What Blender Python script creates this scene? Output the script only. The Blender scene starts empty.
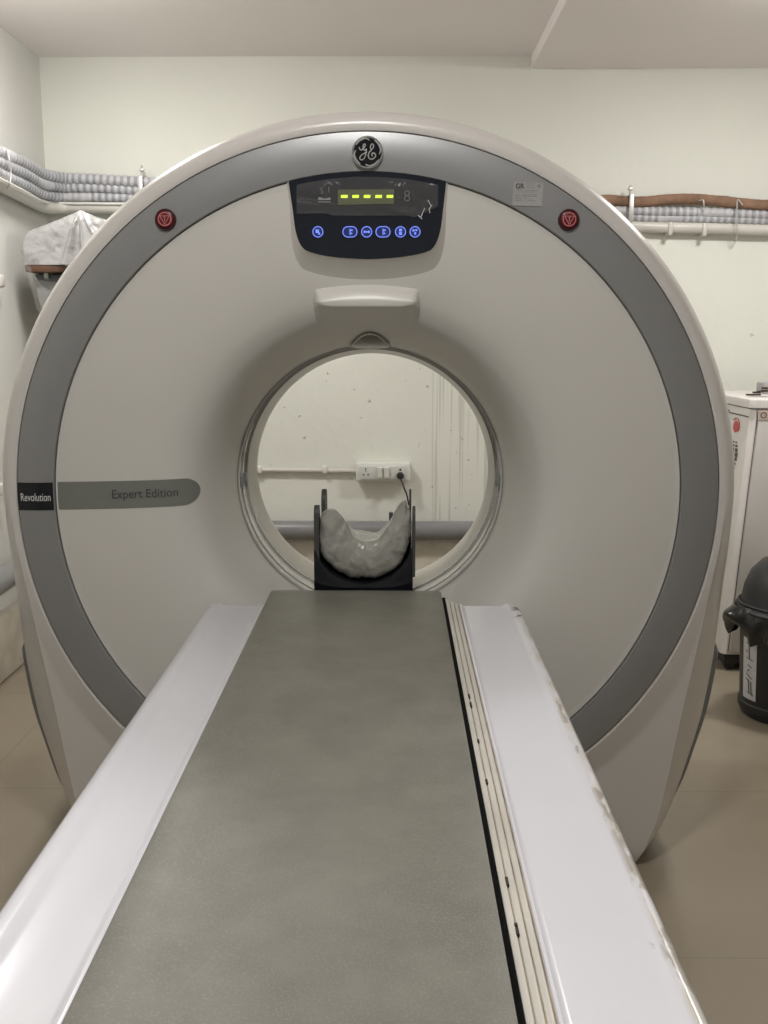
import bpy, bmesh, math, random
from mathutils import Vector, Matrix, noise
random.seed(7)
scene = bpy.context.scene
C = scene.collection
PI = math.pi
S = 0.842                      # working units -> metres, applied once at the end
# ------------------------------------------------------------------ camera
EYE = Vector((0, 0, 1.57)); PITCH = math.atan(0.177); YAW = math.atan(11/1000*math.cos(PITCH))
Rm = Matrix.Rotation(YAW, 3, 'Z') @ Matrix.Rotation(PI/2-PITCH, 3, 'X')
def ray(px, py): return Rm @ Vector(((px-384)/1000, (512-py)/1000, -1))
def P(px, py, Y):
    d = ray(px, py); return EYE + d*(Y/d.y)
def PX(px, py, x):
    d = ray(px, py); return EYE + d*(x/d.x)
def PZ(px, py, z):
    d = ray(px, py); return EYE + d*((z-EYE.z)/d.z)
# ------------------------------------------------------------------ materials
MATS = {}
def mat(name, col, rough=0.5, metal=0.0, emit=None, es=0, alpha=1, trans=0, var=0.0, vscale=8, bump=0.0, bscale=60, coat=0.0):
    if name in MATS: return MATS[name]
    m = bpy.data.materials.new(name); m.use_nodes = True
    nt = m.node_tree; b = nt.nodes['Principled BSDF']
    b.inputs['Base Color'].default_value = (*col, 1); b.inputs['Roughness'].default_value = rough
    b.inputs['Metallic'].default_value = metal; b.inputs['Coat Weight'].default_value = coat
    if emit: b.inputs['Emission Color'].default_value = (*emit, 1); b.inputs['Emission Strength'].default_value = es
    if alpha < 1: b.inputs['Alpha'].default_value = alpha
    if trans: b.inputs['Transmission Weight'].default_value = trans
    tc = nt.nodes.new('ShaderNodeTexCoord')
    n = nt.nodes.new('ShaderNodeTexNoise'); n.inputs['Scale'].default_value = vscale; n.inputs['Detail'].default_value = 5
    nt.links.new(tc.outputs['Object'], n.inputs['Vector'])
    r = nt.nodes.new('ShaderNodeValToRGB')
    v = max(var, 0.01)
    r.color_ramp.elements[0].position = 0.3; r.color_ramp.elements[1].position = 0.7
    r.color_ramp.elements[0].color = (*[c*(1-v) for c in col], 1); r.color_ramp.elements[1].color = (*[min(1, c*(1+v)) for c in col], 1)
    nt.links.new(n.outputs['Fac'], r.inputs['Fac']); nt.links.new(r.outputs['Color'], b.inputs['Base Color'])
    if bump:
        n2 = nt.nodes.new('ShaderNodeTexNoise'); n2.inputs['Scale'].default_value = bscale; n2.inputs['Detail'].default_value = 3
        nt.links.new(tc.outputs['Object'], n2.inputs['Vector'])
        bp = nt.nodes.new('ShaderNodeBump'); bp.inputs['Strength'].default_value = bump; bp.inputs['Distance'].default_value = 0.01
        nt.links.new(n2.outputs['Fac'], bp.inputs['Height']); nt.links.new(bp.outputs['Normal'], b.inputs['Normal'])
    MATS[name] = m; return m
def nodes(m): return m.node_tree.nodes, m.node_tree.links, m.node_tree.nodes['Principled BSDF']
def layer(m, fac_socket, col):
    """mix a second colour over the base colour by a mask"""
    N, L, b = nodes(m)
    mx = N.new('ShaderNodeMixRGB'); mx.inputs['Color2'].default_value = (*col, 1)
    src = b.inputs['Base Color'].links[0].from_socket
    L.new(src, mx.inputs['Color1']); L.new(fac_socket, mx.inputs['Fac']); L.new(mx.outputs['Color'], b.inputs['Base Color'])
def math_node(m, op, a, b_=None, clamp=True):
    N, L, _ = nodes(m); n = N.new('ShaderNodeMath'); n.operation = op; n.use_clamp = clamp
    for i, v in enumerate((a, b_)):
        if v is None: continue
        if isinstance(v, (int, float)): n.inputs[i].default_value = v
        else: L.new(v, n.inputs[i])
    return n.outputs[0]
def maprange(m, v, a, b_, c=0, d=1):
    N, L, _ = nodes(m); n = N.new('ShaderNodeMapRange'); n.clamp = True
    for i, q in enumerate((a, b_, c, d)): n.inputs[i+1].default_value = q
    L.new(v, n.inputs[0]); return n.outputs[0]
def geo_xyz(m, kind='Object'):
    N, L, _ = nodes(m); t = N.new('ShaderNodeTexCoord'); s = N.new('ShaderNodeSeparateXYZ'); L.new(t.outputs[kind], s.inputs[0]); return s.outputs, t.outputs[kind]
def noise_tex(m, vec, scale, detail=3, stretch=None):
    N, L, _ = nodes(m); n = N.new('ShaderNodeTexNoise'); n.inputs['Scale'].default_value = scale; n.inputs['Detail'].default_value = detail
    if stretch:
        mp = N.new('ShaderNodeMapping'); mp.inputs['Scale'].default_value = stretch; L.new(vec, mp.inputs['Vector']); vec = mp.outputs[0]
    L.new(vec, n.inputs['Vector']); return n.outputs['Fac']

WALL = mat('wall_paint', (0.66, 0.655, 0.615), 0.7, var=0.03, vscale=1.5, bump=0.12, bscale=25)
DIMW = mat('grey_beige_wall_paint', (0.54, 0.53, 0.49), 0.7, var=0.03, vscale=1.5)
BACKW = mat('stained_wall_paint', (0.76, 0.768, 0.70), 0.7, var=0.03, vscale=1.5, bump=0.15, bscale=25)
o, v = geo_xyz(BACKW)          # damp runs and specks low on the back wall (metres)
streak = maprange(BACKW, noise_tex(BACKW, v, 1, 2, (75, 1, 0.9)), 0.555, 0.63)
sx = math_node(BACKW, 'MULTIPLY', maprange(BACKW, o[0], 0.13, 0.20), maprange(BACKW, o[0], 0.9, 0.8))
sz = math_node(BACKW, 'MULTIPLY', maprange(BACKW, o[2], 1.35, 1.15), maprange(BACKW, o[2], 0.2, 0.4))
st = math_node(BACKW, 'MULTIPLY', math_node(BACKW, 'MULTIPLY', sx, sz), streak)
layer(BACKW, math_node(BACKW, 'MULTIPLY', st, 0.33), (0.25, 0.25, 0.17))
spk = maprange(BACKW, noise_tex(BACKW, v, 30, 2), 0.70, 0.73)
layer(BACKW, math_node(BACKW, 'MULTIPLY', math_node(BACKW, 'MULTIPLY', spk, maprange(BACKW, o[2], 1.5, 1.2)), 0.6), (0.2, 0.19, 0.15))
CEIL = mat('ceiling_paint', (0.87, 0.825, 0.81), 0.8, var=0.02, vscale=1)
FLOOR = mat('floor_tile', (0.30, 0.255, 0.19), 0.22, var=0.06, vscale=2.5)
o, v = geo_xyz(FLOOR)
def grout(sock, off, w=0.0022, sp=.8):
    q = math_node(FLOOR, 'ADD', sock, 40*sp-off, clamp=False)
    q = math_node(FLOOR, 'MODULO', q, sp, clamp=False)
    q = math_node(FLOOR, 'SUBTRACT', q, sp/2, clamp=False); q = math_node(FLOOR, 'ABSOLUTE', q, clamp=False)
    return math_node(FLOOR, 'LESS_THAN', q, w)
g = math_node(FLOOR, 'MAXIMUM', grout(o[0], -1.235-0.8, sp=1.6), grout(o[1], 1.962-0.4))
layer(FLOOR, math_node(FLOOR, 'MULTIPLY', g, 0.4), (0.2, 0.17, 0.13))
LEDGE = mat('worn_white_plaster', (0.62, 0.58, 0.50), 0.7, var=0.12, vscale=12, bump=0.2)
SHELL = mat('gantry_shell_paint', (0.67, 0.645, 0.61), 0.28, var=0.01, coat=0.15)
FACE = mat('gantry_face_plastic', (0.635, 0.622, 0.578), 0.34, var=0.012, vscale=3)
SILVER = mat('silver_band_paint', (0.31, 0.315, 0.315), 0.38, metal=0.35, var=0.01)
GAP = mat('dark_gap_backing', (0.03, 0.03, 0.03), 0.6)  # near-black rings backing the gaps on either side of the silver band
BANDG = mat('grey_green_band_vinyl', (0.19, 0.20, 0.18), 0.45)
BLACKG = mat('glossy_black', (0.008, 0.009, 0.013), 0.12)
PANELB = mat('console_glass', (0.010, 0.013, 0.022), 0.16)
BLACKM = mat('matte_black_plastic', (0.016, 0.016, 0.017), 0.45)
DKTXT = mat('dark_print', (0.05, 0.05, 0.05), 0.5)
WTXT = mat('white_print', (0.75, 0.75, 0.73), 0.5)
GREYP = mat('grey_side_plastic', (0.24, 0.25, 0.26), 0.45)
LINER = mat('clear_bore_liner', (0.62, 0.61, 0.57), 0.12, coat=0.6)
BOREW = mat('bore_white_plastic', (0.55, 0.53, 0.47), 0.3)
TABLEW = mat('table_white_enamel', (0.73, 0.735, 0.78), 0.22, var=0.015, vscale=5, coat=0.15)
o, v = geo_xyz(TABLEW)
RAILM = mat('yellowed_rail_plastic', (0.60, 0.58, 0.52), 0.4, var=0.08, vscale=9)
VINYL = mat('grey_green_vinyl', (0.172, 0.168, 0.140), 0.48, var=0.13, vscale=14, bump=0.05, bscale=220)
n_ = noise_tex(VINYL, geo_xyz(VINYL)[1], 420, 2)
layer(VINYL, math_node(VINYL, 'MULTIPLY', maprange(VINYL, n_, 0.52, 0.68), 0.35), (0.33, 0.32, 0.27))
CHROME = mat('chrome', (0.75, 0.75, 0.75), 0.15, metal=1)
STEEL = mat('zinc_steel', (0.55, 0.54, 0.52), 0.4, metal=0.6)
REDB = mat('dark_red_button', (0.14, 0.010, 0.016), 0.3)
REDD = mat('maroon_bezel', (0.045, 0.008, 0.012), 0.35)
PINK = mat('pink_print', (0.62, 0.24, 0.24), 0.5)
BLUE = mat('blue_backlit_icon', (0.05, 0.08, 0.6), 0.4, emit=(0.24, 0.36, 1.0), es=0.8)
BLUED = mat('blue_backlit_key', (0.01, 0.02, 0.12), 0.4, emit=(0.01, 0.04, 0.5), es=0.06)
LEDG = mat('lit_green_segment', (0.5, 0.7, 0.05), 0.4, emit=(0.62, 0.95, 0.03), es=1.3)
LEDBG = mat('olive_display_window', (0.08, 0.085, 0.04), 0.35, emit=(0.2, 0.22, 0.05), es=0.10)
FILM = mat('grey_film', (0.26, 0.26, 0.25), 0.22, alpha=0.20, bump=0.7, bscale=30)
FILMW = mat('wrinkled_film', (0.36, 0.355, 0.35), 0.13, coat=.5, bump=0.9, bscale=26, var=0.05)
FILMC = mat('clear_plastic_sheet', (0.7, 0.7, 0.7), 0.1, alpha=0.30, bump=0.6, bscale=20)
CUSH = mat('wrapped_cushion_plastic', (0.37, 0.37, 0.335), 0.2, var=0.08, vscale=16, bump=0.6, bscale=34, coat=.3)
STICK = mat('label_film', (0.37, 0.365, 0.355), 0.35)
CABW = mat('cabinet_enamel', (0.66, 0.63, 0.60), 0.35, var=0.01)
CABD = mat('cabinet_door_enamel', (0.58, 0.56, 0.53), 0.4, var=0.01)
BAG = mat('bin_liner_film', (0.018, 0.018, 0.018), 0.22, bump=0.5, bscale=25)
WHITEP = mat('white_switch_plastic', (0.74, 0.74, 0.70), 0.3)
CONDUIT = mat('cream_conduit', (0.60, 0.58, 0.53), 0.35, var=0.04, vscale=6)
GPIPE = mat('grey_pvc_pipe', (0.22, 0.22, 0.225), 0.3)
HOSEL = mat('hose_light', (0.50, 0.50, 0.52), 0.4, var=0.1, vscale=20)
HOSED = mat('hose_dark', (0.33, 0.34, 0.365), 0.4, var=0.15, vscale=20)
FOAM = mat('brown_pipe_foam', (0.24, 0.145, 0.095), 0.9, var=0.3, vscale=14, bump=0.6, bscale=40)
WOOD = mat('brown_board', (0.11, 0.052, 0.028), 0.55, var=0.25, vscale=9)
REDL = mat('red_logo', (0.55, 0.03, 0.03), 0.4)
LAMP = mat('lamp_diffuser', (0.9, 0.9, 0.9), 0.5, emit=(1.0, 0.97, 0.94), es=114)
FIXT = mat('fixture_white', (0.8, 0.8, 0.8), 0.5)
CLOTHG = mat('dark_grey_case', (0.12, 0.14, 0.14), 0.5)
RUB = mat('black_rubber', (.005, .005, .005), .9); RUB.node_tree.nodes['Principled BSDF'].inputs['Specular IOR Level'].default_value = .1
SEAM = mat('dark_seam_line', (0.10, 0.10, 0.09), 0.6)  # dark line along the cabinet door seam

# ------------------------------------------------------------------ mesh helpers
class MB:
    def __init__(s): s.v = []; s.f = []; s.m = []; s.ms = []
    def add(s, vs, fs, mi=0):
        k = len(s.v); s.v += [Vector(p) for p in vs]; s.f += [tuple(i+k for i in f) for f in fs]; s.m += [mi]*len(fs); return s
    def grid(s, rows, closed_u=False, closed_v=False, mi=0, flip=False, rowmats=None):
        k = len(s.v); n = len(rows[0]); R = len(rows)
        for r in rows: s.v += [Vector(p) for p in r]
        for i in range(R if closed_v else R-1):
            for j in range(n if closed_u else n-1):
                a = k+i*n+j; b = k+i*n+(j+1) % n; c = k+((i+1) % R)*n+(j+1) % n; d = k+((i+1) % R)*n+j
                s.f.append((a, d, c, b) if flip else (a, b, c, d)); s.m.append(rowmats[i] if rowmats else mi)
        return s
    def fan(s, loop, mi=0):
        k = len(s.v); s.v += [Vector(p) for p in loop]; s.f.append(tuple(range(k, k+len(loop)))); s.m.append(mi); return s
    def box(s, lo, hi, bev=0.0, seg=2, mi=0):
        bm = bmesh.new(); bmesh.ops.create_cube(bm, size=1)
        for q in bm.verts: q.co = Vector([(lo[i]+hi[i])/2 + q.co[i]*(hi[i]-lo[i]) for i in range(3)])
        if bev: bmesh.ops.bevel(bm, geom=bm.edges[:], offset=bev, segments=seg, affect='EDGES', profile=0.5)
        s.addbm(bm, mi); return s
    def addbm(s, bm, mi=0):
        bm.verts.index_update(); s.add([q.co.copy() for q in bm.verts], [[q.index for q in f.verts] for f in bm.faces], mi); bm.free(); return s
    def tube(s, pts, r, n=12, mi=0, caps=True, rowmats=None):
        pts = [Vector(p) for p in pts]; rows = []; N = len(pts); up = Vector((0.013, 0.021, 1)).normalized()
        prev = None
        for i, p in enumerate(pts):
            t = (pts[min(i+1, N-1)]-pts[max(i-1, 0)]).normalized()
            if prev is None:
                a = t.cross(up);
                if a.length < 0.1: a = t.cross(Vector((1, 0, 0)))
                a.normalize()
            else: a = (prev-t*prev.dot(t)).normalized()
            prev = a; b = t.cross(a); rr = r(i) if callable(r) else r
            rows.append([p+(a*math.cos(2*PI*j/n)+b*math.sin(2*PI*j/n))*rr for j in range(n)])
        s.grid(rows, closed_u=True, mi=mi, rowmats=rowmats)
        if caps: s.fan(rows[0], mi); s.fan(rows[-1][::-1], mi)
        return s
    def lathe(s, prof, c, n=96, axis='Y', mi=0, a0=0, a1=2*PI, closed=True, rowmats=None):
        """prof: (height along axis, radius) about centre c"""
        rows = []
        for (h, r) in prof:
            row = []
            for j in range(n if closed else n+1):
                a = a0+(a1-a0)*j/n
                if axis == 'Y': row.append((c[0]+r*math.cos(a), h, c[1]+r*math.sin(a)))
                else: row.append((c[0]+r*math.cos(a), c[1]+r*math.sin(a), h))
            rows.append(row)
        return s.grid(rows, closed_u=closed, mi=mi, rowmats=rowmats)
    def prism(s, poly, d, mi=0, bev=0):
        """closed 3-D polygon pushed along vector d"""
        poly = [Vector(p) for p in poly]; d = Vector(d); n = len(poly); bm = bmesh.new()
        a = [bm.verts.new(p) for p in poly]; b = [bm.verts.new(p+d) for p in poly]
        fa = bm.faces.new(a); bm.faces.new(b[::-1])
        for i in range(n): bm.faces.new((a[i], b[i], b[(i+1) % n], a[(i+1) % n]))
        bmesh.ops.recalc_face_normals(bm, faces=bm.faces[:])
        if bev: bmesh.ops.bevel(bm, geom=list(fa.edges), offset=bev, segments=2, affect='EDGES', profile=0.5)
        s.addbm(bm, mi); return s
def origin(o):
    return o.get('_w') and Vector(o['_w']) or Vector((0, 0, 0))
def obj(name, mb, mats, parent=None, smooth=True, angle=35, loc=None, fix=True):
    me = bpy.data.meshes.new(name); ob = bpy.data.objects.new(name, me); C.objects.link(ob)
    vs = mb.v
    if parent is not None: base = origin(parent)
    elif loc is not None: base = Vector(loc)
    else:
        base = Vector(((min(v.x for v in vs)+max(v.x for v in vs))/2, (min(v.y for v in vs)+max(v.y for v in vs))/2, min(v.z for v in vs)))
    me.from_pydata([v-base for v in vs], [], mb.f)
    if not isinstance(mats, (list, tuple)): mats = [mats]
    for q in mats: me.materials.append(q)
    for p, i in zip(me.polygons, mb.m): p.material_index = i
    bm = bmesh.new(); bm.from_mesh(me)
    bmesh.ops.remove_doubles(bm, verts=bm.verts, dist=1e-6)
    if fix: bmesh.ops.recalc_face_normals(bm, faces=bm.faces[:])
    bm.to_mesh(me); bm.free()
    if smooth:
        for p in me.polygons: p.use_smooth = True
        me.set_sharp_from_angle(angle=math.radians(angle))
    ob['_w'] = list(base)
    if parent is not None: ob.parent = parent
    else: ob.location = base
    return ob
def thing(name, label, cat, loc, group=None):
    o = bpy.data.objects.new(name, None); C.objects.link(o); o.location = loc; o['_w'] = list(loc)
    o['label'] = label; o['category'] = cat; o.empty_display_size = 0.1
    if group: o['group'] = group
    return o
def tag(o, label, cat, group=None, kind=None):
    o['label'] = label; o['category'] = cat
    if group: o['group'] = group
    if kind: o['kind'] = kind
    return o
def struct(name, mb, m, smooth=False, label=None, **k):
    o = obj(name, mb, m, None, smooth, **k); o['kind'] = 'structure'
    o['label'] = label or name.replace('_', ' '); o['category'] = name.split('_')[0]
    return o
def smoothpath(pts, n=8):
    pts = [Vector(p) for p in pts]; out = []
    for i in range(len(pts)-1):
        p0 = pts[max(i-1, 0)]; p1 = pts[i]; p2 = pts[i+1]; p3 = pts[min(i+2, len(pts)-1)]
        for k in range(n):
            t = k/n; out.append(0.5*((2*p1)+(p2-p0)*t+(2*p0-5*p1+4*p2-p3)*t*t+(3*p1-p0-3*p2+p3)*t**3))
    out.append(pts[-1]); return out
def resample(pts, step):
    out = [pts[0]]; acc = 0
    for a, b in zip(pts, pts[1:]):
        L = (b-a).length
        if L < 1e-9: continue
        while acc+L >= step:
            t = (step-acc)/L; a = a.lerp(b, t); out.append(a.copy()); L = (b-a).length; acc = 0
            if L < 1e-9: break
        acc += L
    return out
def text_mesh(body, size, bold=0):
    cu = bpy.data.curves.new('t', 'FONT'); cu.body = body; cu.size = size; cu.align_x = 'CENTER'; cu.align_y = 'CENTER'; cu.resolution_u = 4; cu.offset = bold
    ob = bpy.data.objects.new('t', cu); C.objects.link(ob)
    bpy.context.view_layer.update()
    me = bpy.data.meshes.new_from_object(ob.evaluated_get(bpy.context.evaluated_depsgraph_get()))
    vs = [v.co.copy() for v in me.vertices]; fs = [tuple(p.vertices) for p in me.polygons]
    bpy.data.objects.remove(ob); bpy.data.curves.remove(cu); bpy.data.meshes.remove(me)
    return vs, fs
def text_on(fn, body, x, z, size, width=None, height=None, bold=0):
    """lettering laid on the surface y = fn(x, z), as thin flat print"""
    vs, fs = text_mesh(body, size, bold)
    x0 = min(v.x for v in vs); x1 = max(v.x for v in vs); z0 = min(v.y for v in vs); z1 = max(v.y for v in vs)
    kx = width/(x1-x0) if width else 1; kz = height/(z1-z0) if height else kx
    cx = (x0+x1)/2; cz = (z0+z1)/2
    m = MB(); out = []
    for v in vs:
        X = x+(v.x-cx)*kx; Z = z+(v.y-cz)*kz; out.append((X, fn(X, Z), Z))
    return m.add(out, fs)
def patch(fn, poly, th=0.0, n=0):
    """flat decal polygon in (x, z) laid on a surface; with th it is solid"""
    m = MB(); pts = [Vector((x, fn(x, z), z)) for x, z in poly]
    if th: m.prism([p+Vector((0, -th, 0)) for p in pts], (0, th, 0))
    else: m.fan(pts)
    return m
def disc(x, z, r, n=28, rx=None): return [(x+(rx or r)*math.cos(2*PI*i/n), z+r*math.sin(2*PI*i/n)) for i in range(n)]
def rrect(x0, z0, x1, z1, r, n=6):
    out = []
    for cx, cz, a in ((x1-r, z1-r, 0), (x0+r, z1-r, PI/2), (x0+r, z0+r, PI), (x1-r, z0+r, 1.5*PI)):
        out += [(cx+r*math.cos(a+PI/2*i/n), cz+r*math.sin(a+PI/2*i/n)) for i in range(n+1)]
    return out
def interp(T, x):
    """monotone cubic through (x, y) pairs sorted by x"""
    if x <= T[0][0]: return T[0][1]
    if x >= T[-1][0]: return T[-1][1]
    n = len(T); d = [(T[i+1][1]-T[i][1])/(T[i+1][0]-T[i][0]) for i in range(n-1)]
    m = [d[0]]+[0 if d[i-1]*d[i] <= 0 else 2*d[i-1]*d[i]/(d[i-1]+d[i]) for i in range(1, n-1)]+[d[-1]]
    for i in range(n-1):
        if x <= T[i+1][0]:
            h = T[i+1][0]-T[i][0]; t = (x-T[i][0])/h
            return ((1+2*t)*(1-t)**2*T[i][1]+t*(1-t)**2*h*m[i]+t*t*(3-2*t)*T[i+1][1]+t*t*(t-1)*h*m[i+1])

# ------------------------------------------------------------------ the room
XL, XR, YB, YF, ZC = -1.85, 2.75, 5.5, -1.3, 2.99
struct('floor', MB().box((XL-.1, YF-.1, -.1), (XR+.1, YB+.1, 0)), FLOOR, loc=(0, 0, 0), label='beige glazed tile floor')
struct('ceiling', MB().box((XL-.1, YF-.1, ZC), (XR+.1, YB+.1, ZC+.1)), CEIL, label='plain white ceiling')
struct('wall_back', MB().box((XL-.1, YB, 0), (XR+.1, YB+.1, ZC)), BACKW, loc=(0, 0, 0), label='off-white back wall with damp runs')
struct('wall_left', MB().box((XL-.1, YF, 0), (XL, YB, ZC)), WALL, label='off-white left wall')
struct('wall_right', MB().box((XR, YF, 0), (XR+.1, YB, ZC)), DIMW, label='grey-beige right wall')
struct('wall_front', MB().box((XL-.1, YF-.1, 0), (XR+.1, YF, ZC)), DIMW, label='grey-beige wall behind the viewer')
struct('trim_1', MB().box((.70, YF, 2.925), (XR, YB, ZC), .006), CEIL, label='dropped ceiling section on the right')
struct('trim_2', MB().box((XL, 2.4, 0), (XL+.055, YB, .30), .012), LEDGE, smooth=True, label='worn plaster ledge along left wall')
struct('baseboard_back', MB().box((XL, YB-.05, 0), (XR, YB, .44), .01), LEDGE, smooth=True, label='worn plaster ledge along back wall')

# ------------------------------------------------------------------ ceiling lamps
def lamp(x, y, z, label, m=None):
    t = thing('ceiling_light', label, 'ceiling light', (x, y, z), 'surface mounted ceiling lights')
    obj('base', MB().lathe([(z, .001), (z, .17), (z-.02, .17), (z-.02, .16)], (x, y), 40, 'Z'), FIXT, t)
    obj('diffuser', MB().lathe([(z-.02, .16), (z-.04, .155), (z-.055, .12), (z-.06, .06), (z-.06, .001)], (x, y), 40, 'Z'), m or LAMP, t)
lamp(-1.25, 4.05, ZC, 'round white ceiling lamp over the left of the scanner')
lamp(1.75, 4.0, 2.925, 'round white ceiling lamp over the cabinet and bin')
LAMP2 = mat('lamp_diffuser_front', (0.9, 0.9, 0.9), 0.5, emit=(1.0, 0.97, 0.95), es=104)
lamp(-.15, 1.25, ZC, 'round white ceiling lamp over the foot of the table', LAMP2)

# ------------------------------------------------------------------ CT gantry
GX, GZ = -.078, 1.119
Y0 = 2.755
FACE_T = [(.405, .42), (.417, .375), (.428, .30), (.448, .215), (.475, .145), (.51, .095), (.56, .062), (.65, .036), (.76, .018), (.871, .006)]
def yface(r): return Y0+interp(FACE_T, r)
def fy(x, z, off=.0015): return yface(math.hypot(x-GX, z-GZ))-off
def rz(x, z): # silver band surface
    r = math.hypot(x-GX, z-GZ); t = (r-.876)/(.975-.876); return Y0-.004-.004*4*max(0, t*(1-t))-.0012
gan = thing('ct_scanner', 'large white ring-shaped scanner gantry with silver band standing across the room', 'medical scanner', (GX, 3.2, 0))
# face
pr = [(Y0+.03, .873), (Y0+.007, .873), (Y0+.004, .871)]
rs = [.869-(.869-.417)*(i/60) for i in range(1, 61)]
pr += [(yface(r), r) for r in rs]
obj('face_cover', MB().lathe(pr, (GX, GZ), 160), FACE, gan, angle=60)
obj('face_gap', MB().lathe([(Y0+.012, .868), (Y0+.012, .880)], (GX, GZ), 160), GAP, gan)
# silver band
pr = [(Y0+.02, .8750), (Y0-.001, .8750)]+[(Y0-.004-.004*4*t*(1-t), .877+.098*t) for t in [i/10 for i in range(11)]]+[(Y0, .9770), (Y0+.02, .9770)]
obj('silver_band', MB().lathe(pr, (GX, GZ), 160), SILVER, gan)
obj('band_gap', MB().lathe([(Y0+.012, .975), (Y0+.012, .983)], (GX, GZ), 160), GAP, gan)
# white shell
pr = [(Y0+.02, .9790), (Y0-.002, .9790), (Y0-.004, .983), (Y0-.006, 1.0), (Y0+.0, 1.0105), (Y0+.014, 1.0226), (Y0+.038, 1.0334), (Y0+.075, 1.0414), (Y0+.13, 1.0456), (Y0+.3, 1.047),
      (3.45, 1.045), (3.55, 1.032), (3.60, 1.0)]
obj('outer_shell', MB().lathe(pr, (GX, GZ), 100, a0=0, a1=PI, closed=False), SHELL, gan, angle=50)
pr = [(3.60, 1.0), (3.64, .95), (3.66, .8), (3.67, .62), (3.66, .52), (3.62, .46), (3.55, .425)]
obj('rear_cover', MB().lathe(pr, (GX, GZ), 128), FACE, gan, angle=60)
# lower body: front cheeks, chamfer, flank
BW = [(0, .800, .865), (.03, .812, .88), (.08, .834, .906), (.17, .862, .940), (.30, .886, .978), (.47, .912, 1.020), (.65, .940, 1.040), (.85, .968, 1.046), (1.0, .990, 1.047), (1.119, 1.0, 1.047)]
wc = [(a, b) for a, b, c in BW]; ws = [(a, c) for a, b, c in BW]
def sst(t): t = max(0, min(1, t)); return t*t*(3-2*t)
zs = sorted([GZ-.979*math.cos(a*PI/2/60) for a in range(0, 61)]+[0, .01, .03, .06, .09, .115])
RF = [(.0, -.006), (.22, 0), (.48, .014), (.71, .038), (.88, .075), (.97, .13), (1.0, .3)]
CF = [(.02, 0), (.10, .006), (.50, .048), (.86, .088), (.96, .12), (1.0, .17), (1.0, .3)]
for sgn in (1, -1):
    rows = []
    for z in zs:
        dz = abs(z-GZ); xi = math.sqrt(max(0, .979**2-dz**2)); c = interp(wc, z); w = interp(ws, z)
        c = max(c, xi+.004); tip = min(1, z/.05); q = .02*(1-tip)**2
        k1 = sst((1.10-z)/.35); k2 = sst((1.0-z)/.55)
        def yy(x):
            r = math.hypot(x, z-GZ); return Y0-.004+.004*(1-sst((r-.979)/.004))-.002*sst((r-.98)/.02)*(1-k1)+.020*k2*max(0, min(1, (r-.985)/(.008+.062*k2)))
        row = [(GX+sgn*xi, Y0+.02, z)]
        for t in [0, .02, .045, .07, .1, .13, .16, .2, .24, .28, .33, .38, .44, .5, .58, .67, .76, .85, .93, 1]:
            x = xi+(c-xi)*t; row.append((GX+sgn*x, yy(x)+q, z))
        yc = yy(c)+.006
        for (a, b), (a2, b2) in zip(RF, CF):
            f = a+(a2-a)*k1; y = b+(b2-b)*k1
            if f < .001: continue
            row.append((GX+sgn*(c+(w-c)*f), yc+max(y, 0)*(1 if k1 else 1)+q, z))
        while len(row) < 28: row.insert(21, row[20])
        row += [(GX+sgn*w, 3.45, z), (GX+sgn*(w-.015), 3.55, z), (GX+sgn*(w-.055), 3.60, z), (GX+sgn*xi*.95, 3.64, z)]
        rows.append(row)
    obj('lower_cover', MB().grid(rows), SHELL, gan, angle=50)
    # grey flank guard
    rows = []
    for z in [i/30*.55+.11 for i in range(31)]:
        w = interp(ws, z); e = min(1, (z-.11)/.12, (.66-z)/.04); bb = .030*math.sqrt(max(0, e))+.0
        rows.append([(GX+sgn*(w-.008), 2.905, z), (GX+sgn*(w+bb*.6), 2.915, z), (GX+sgn*(w+bb), 2.945, z), (GX+sgn*(w+bb), 3.45, z), (GX+sgn*(w-.01), 3.5, z)])
    obj('side_guard', MB().grid(rows), GREYP, gan)
# bore: clear liner with fine rings, white tube behind
yb = Y0+.375
pr = [(yb-.015, .4185), (yb, .4185), (yb+.004, .413), (yb+.03, .413), (yb+.034, .416), (yb+.045, .416), (yb+.049, .412), (yb+.12, .412), (yb+.124, .408), (yb+.14, .408), (yb+.145, .412)]
obj('bore_liner', MB().lathe(pr, (GX, GZ), 128), LINER, gan)
for k, (yy, rr) in enumerate(((yb+.038, .413), (yb+.122, .4095), (yb-.008, .4175))):
    obj('liner_seam', MB().lathe([(yy-.0016, rr), (yy, rr-.003), (yy+.0016, rr)], (GX, GZ), 128), mat('liner_seam_grey', (.36, .35, .33), .5), gan)
pr = [(yb+.145, .412), (yb+.149, .408), (yb+.16, .407), (3.44, .404), (3.48, .404), (3.52, .410), (3.55, .425)]
rows = []
for y, r in pr:
    k = sst((y-yb-.145)/.2) if y < 3.5 else sst((3.55-y)/.04)
    rows.append([(GX+r*math.cos(2*PI*j/128), y, GZ-.015*k+r*math.sin(2*PI*j/128)) for j in range(128)])
obj('bore_tube', MB().grid(rows, closed_u=True), BOREW, gan)
for a in (0.03, PI-.03):       # small clips on the liner
    for yy in (yb+.02, yb+.10):
        x = GX+.409*math.cos(a); z = GZ+.409*math.sin(a)-.02
        obj('liner_clip', MB().box((x-.004, yy-.012, z-.018), (x+.004, yy+.012, z+.018), .003), GREYP, gan)
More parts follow.
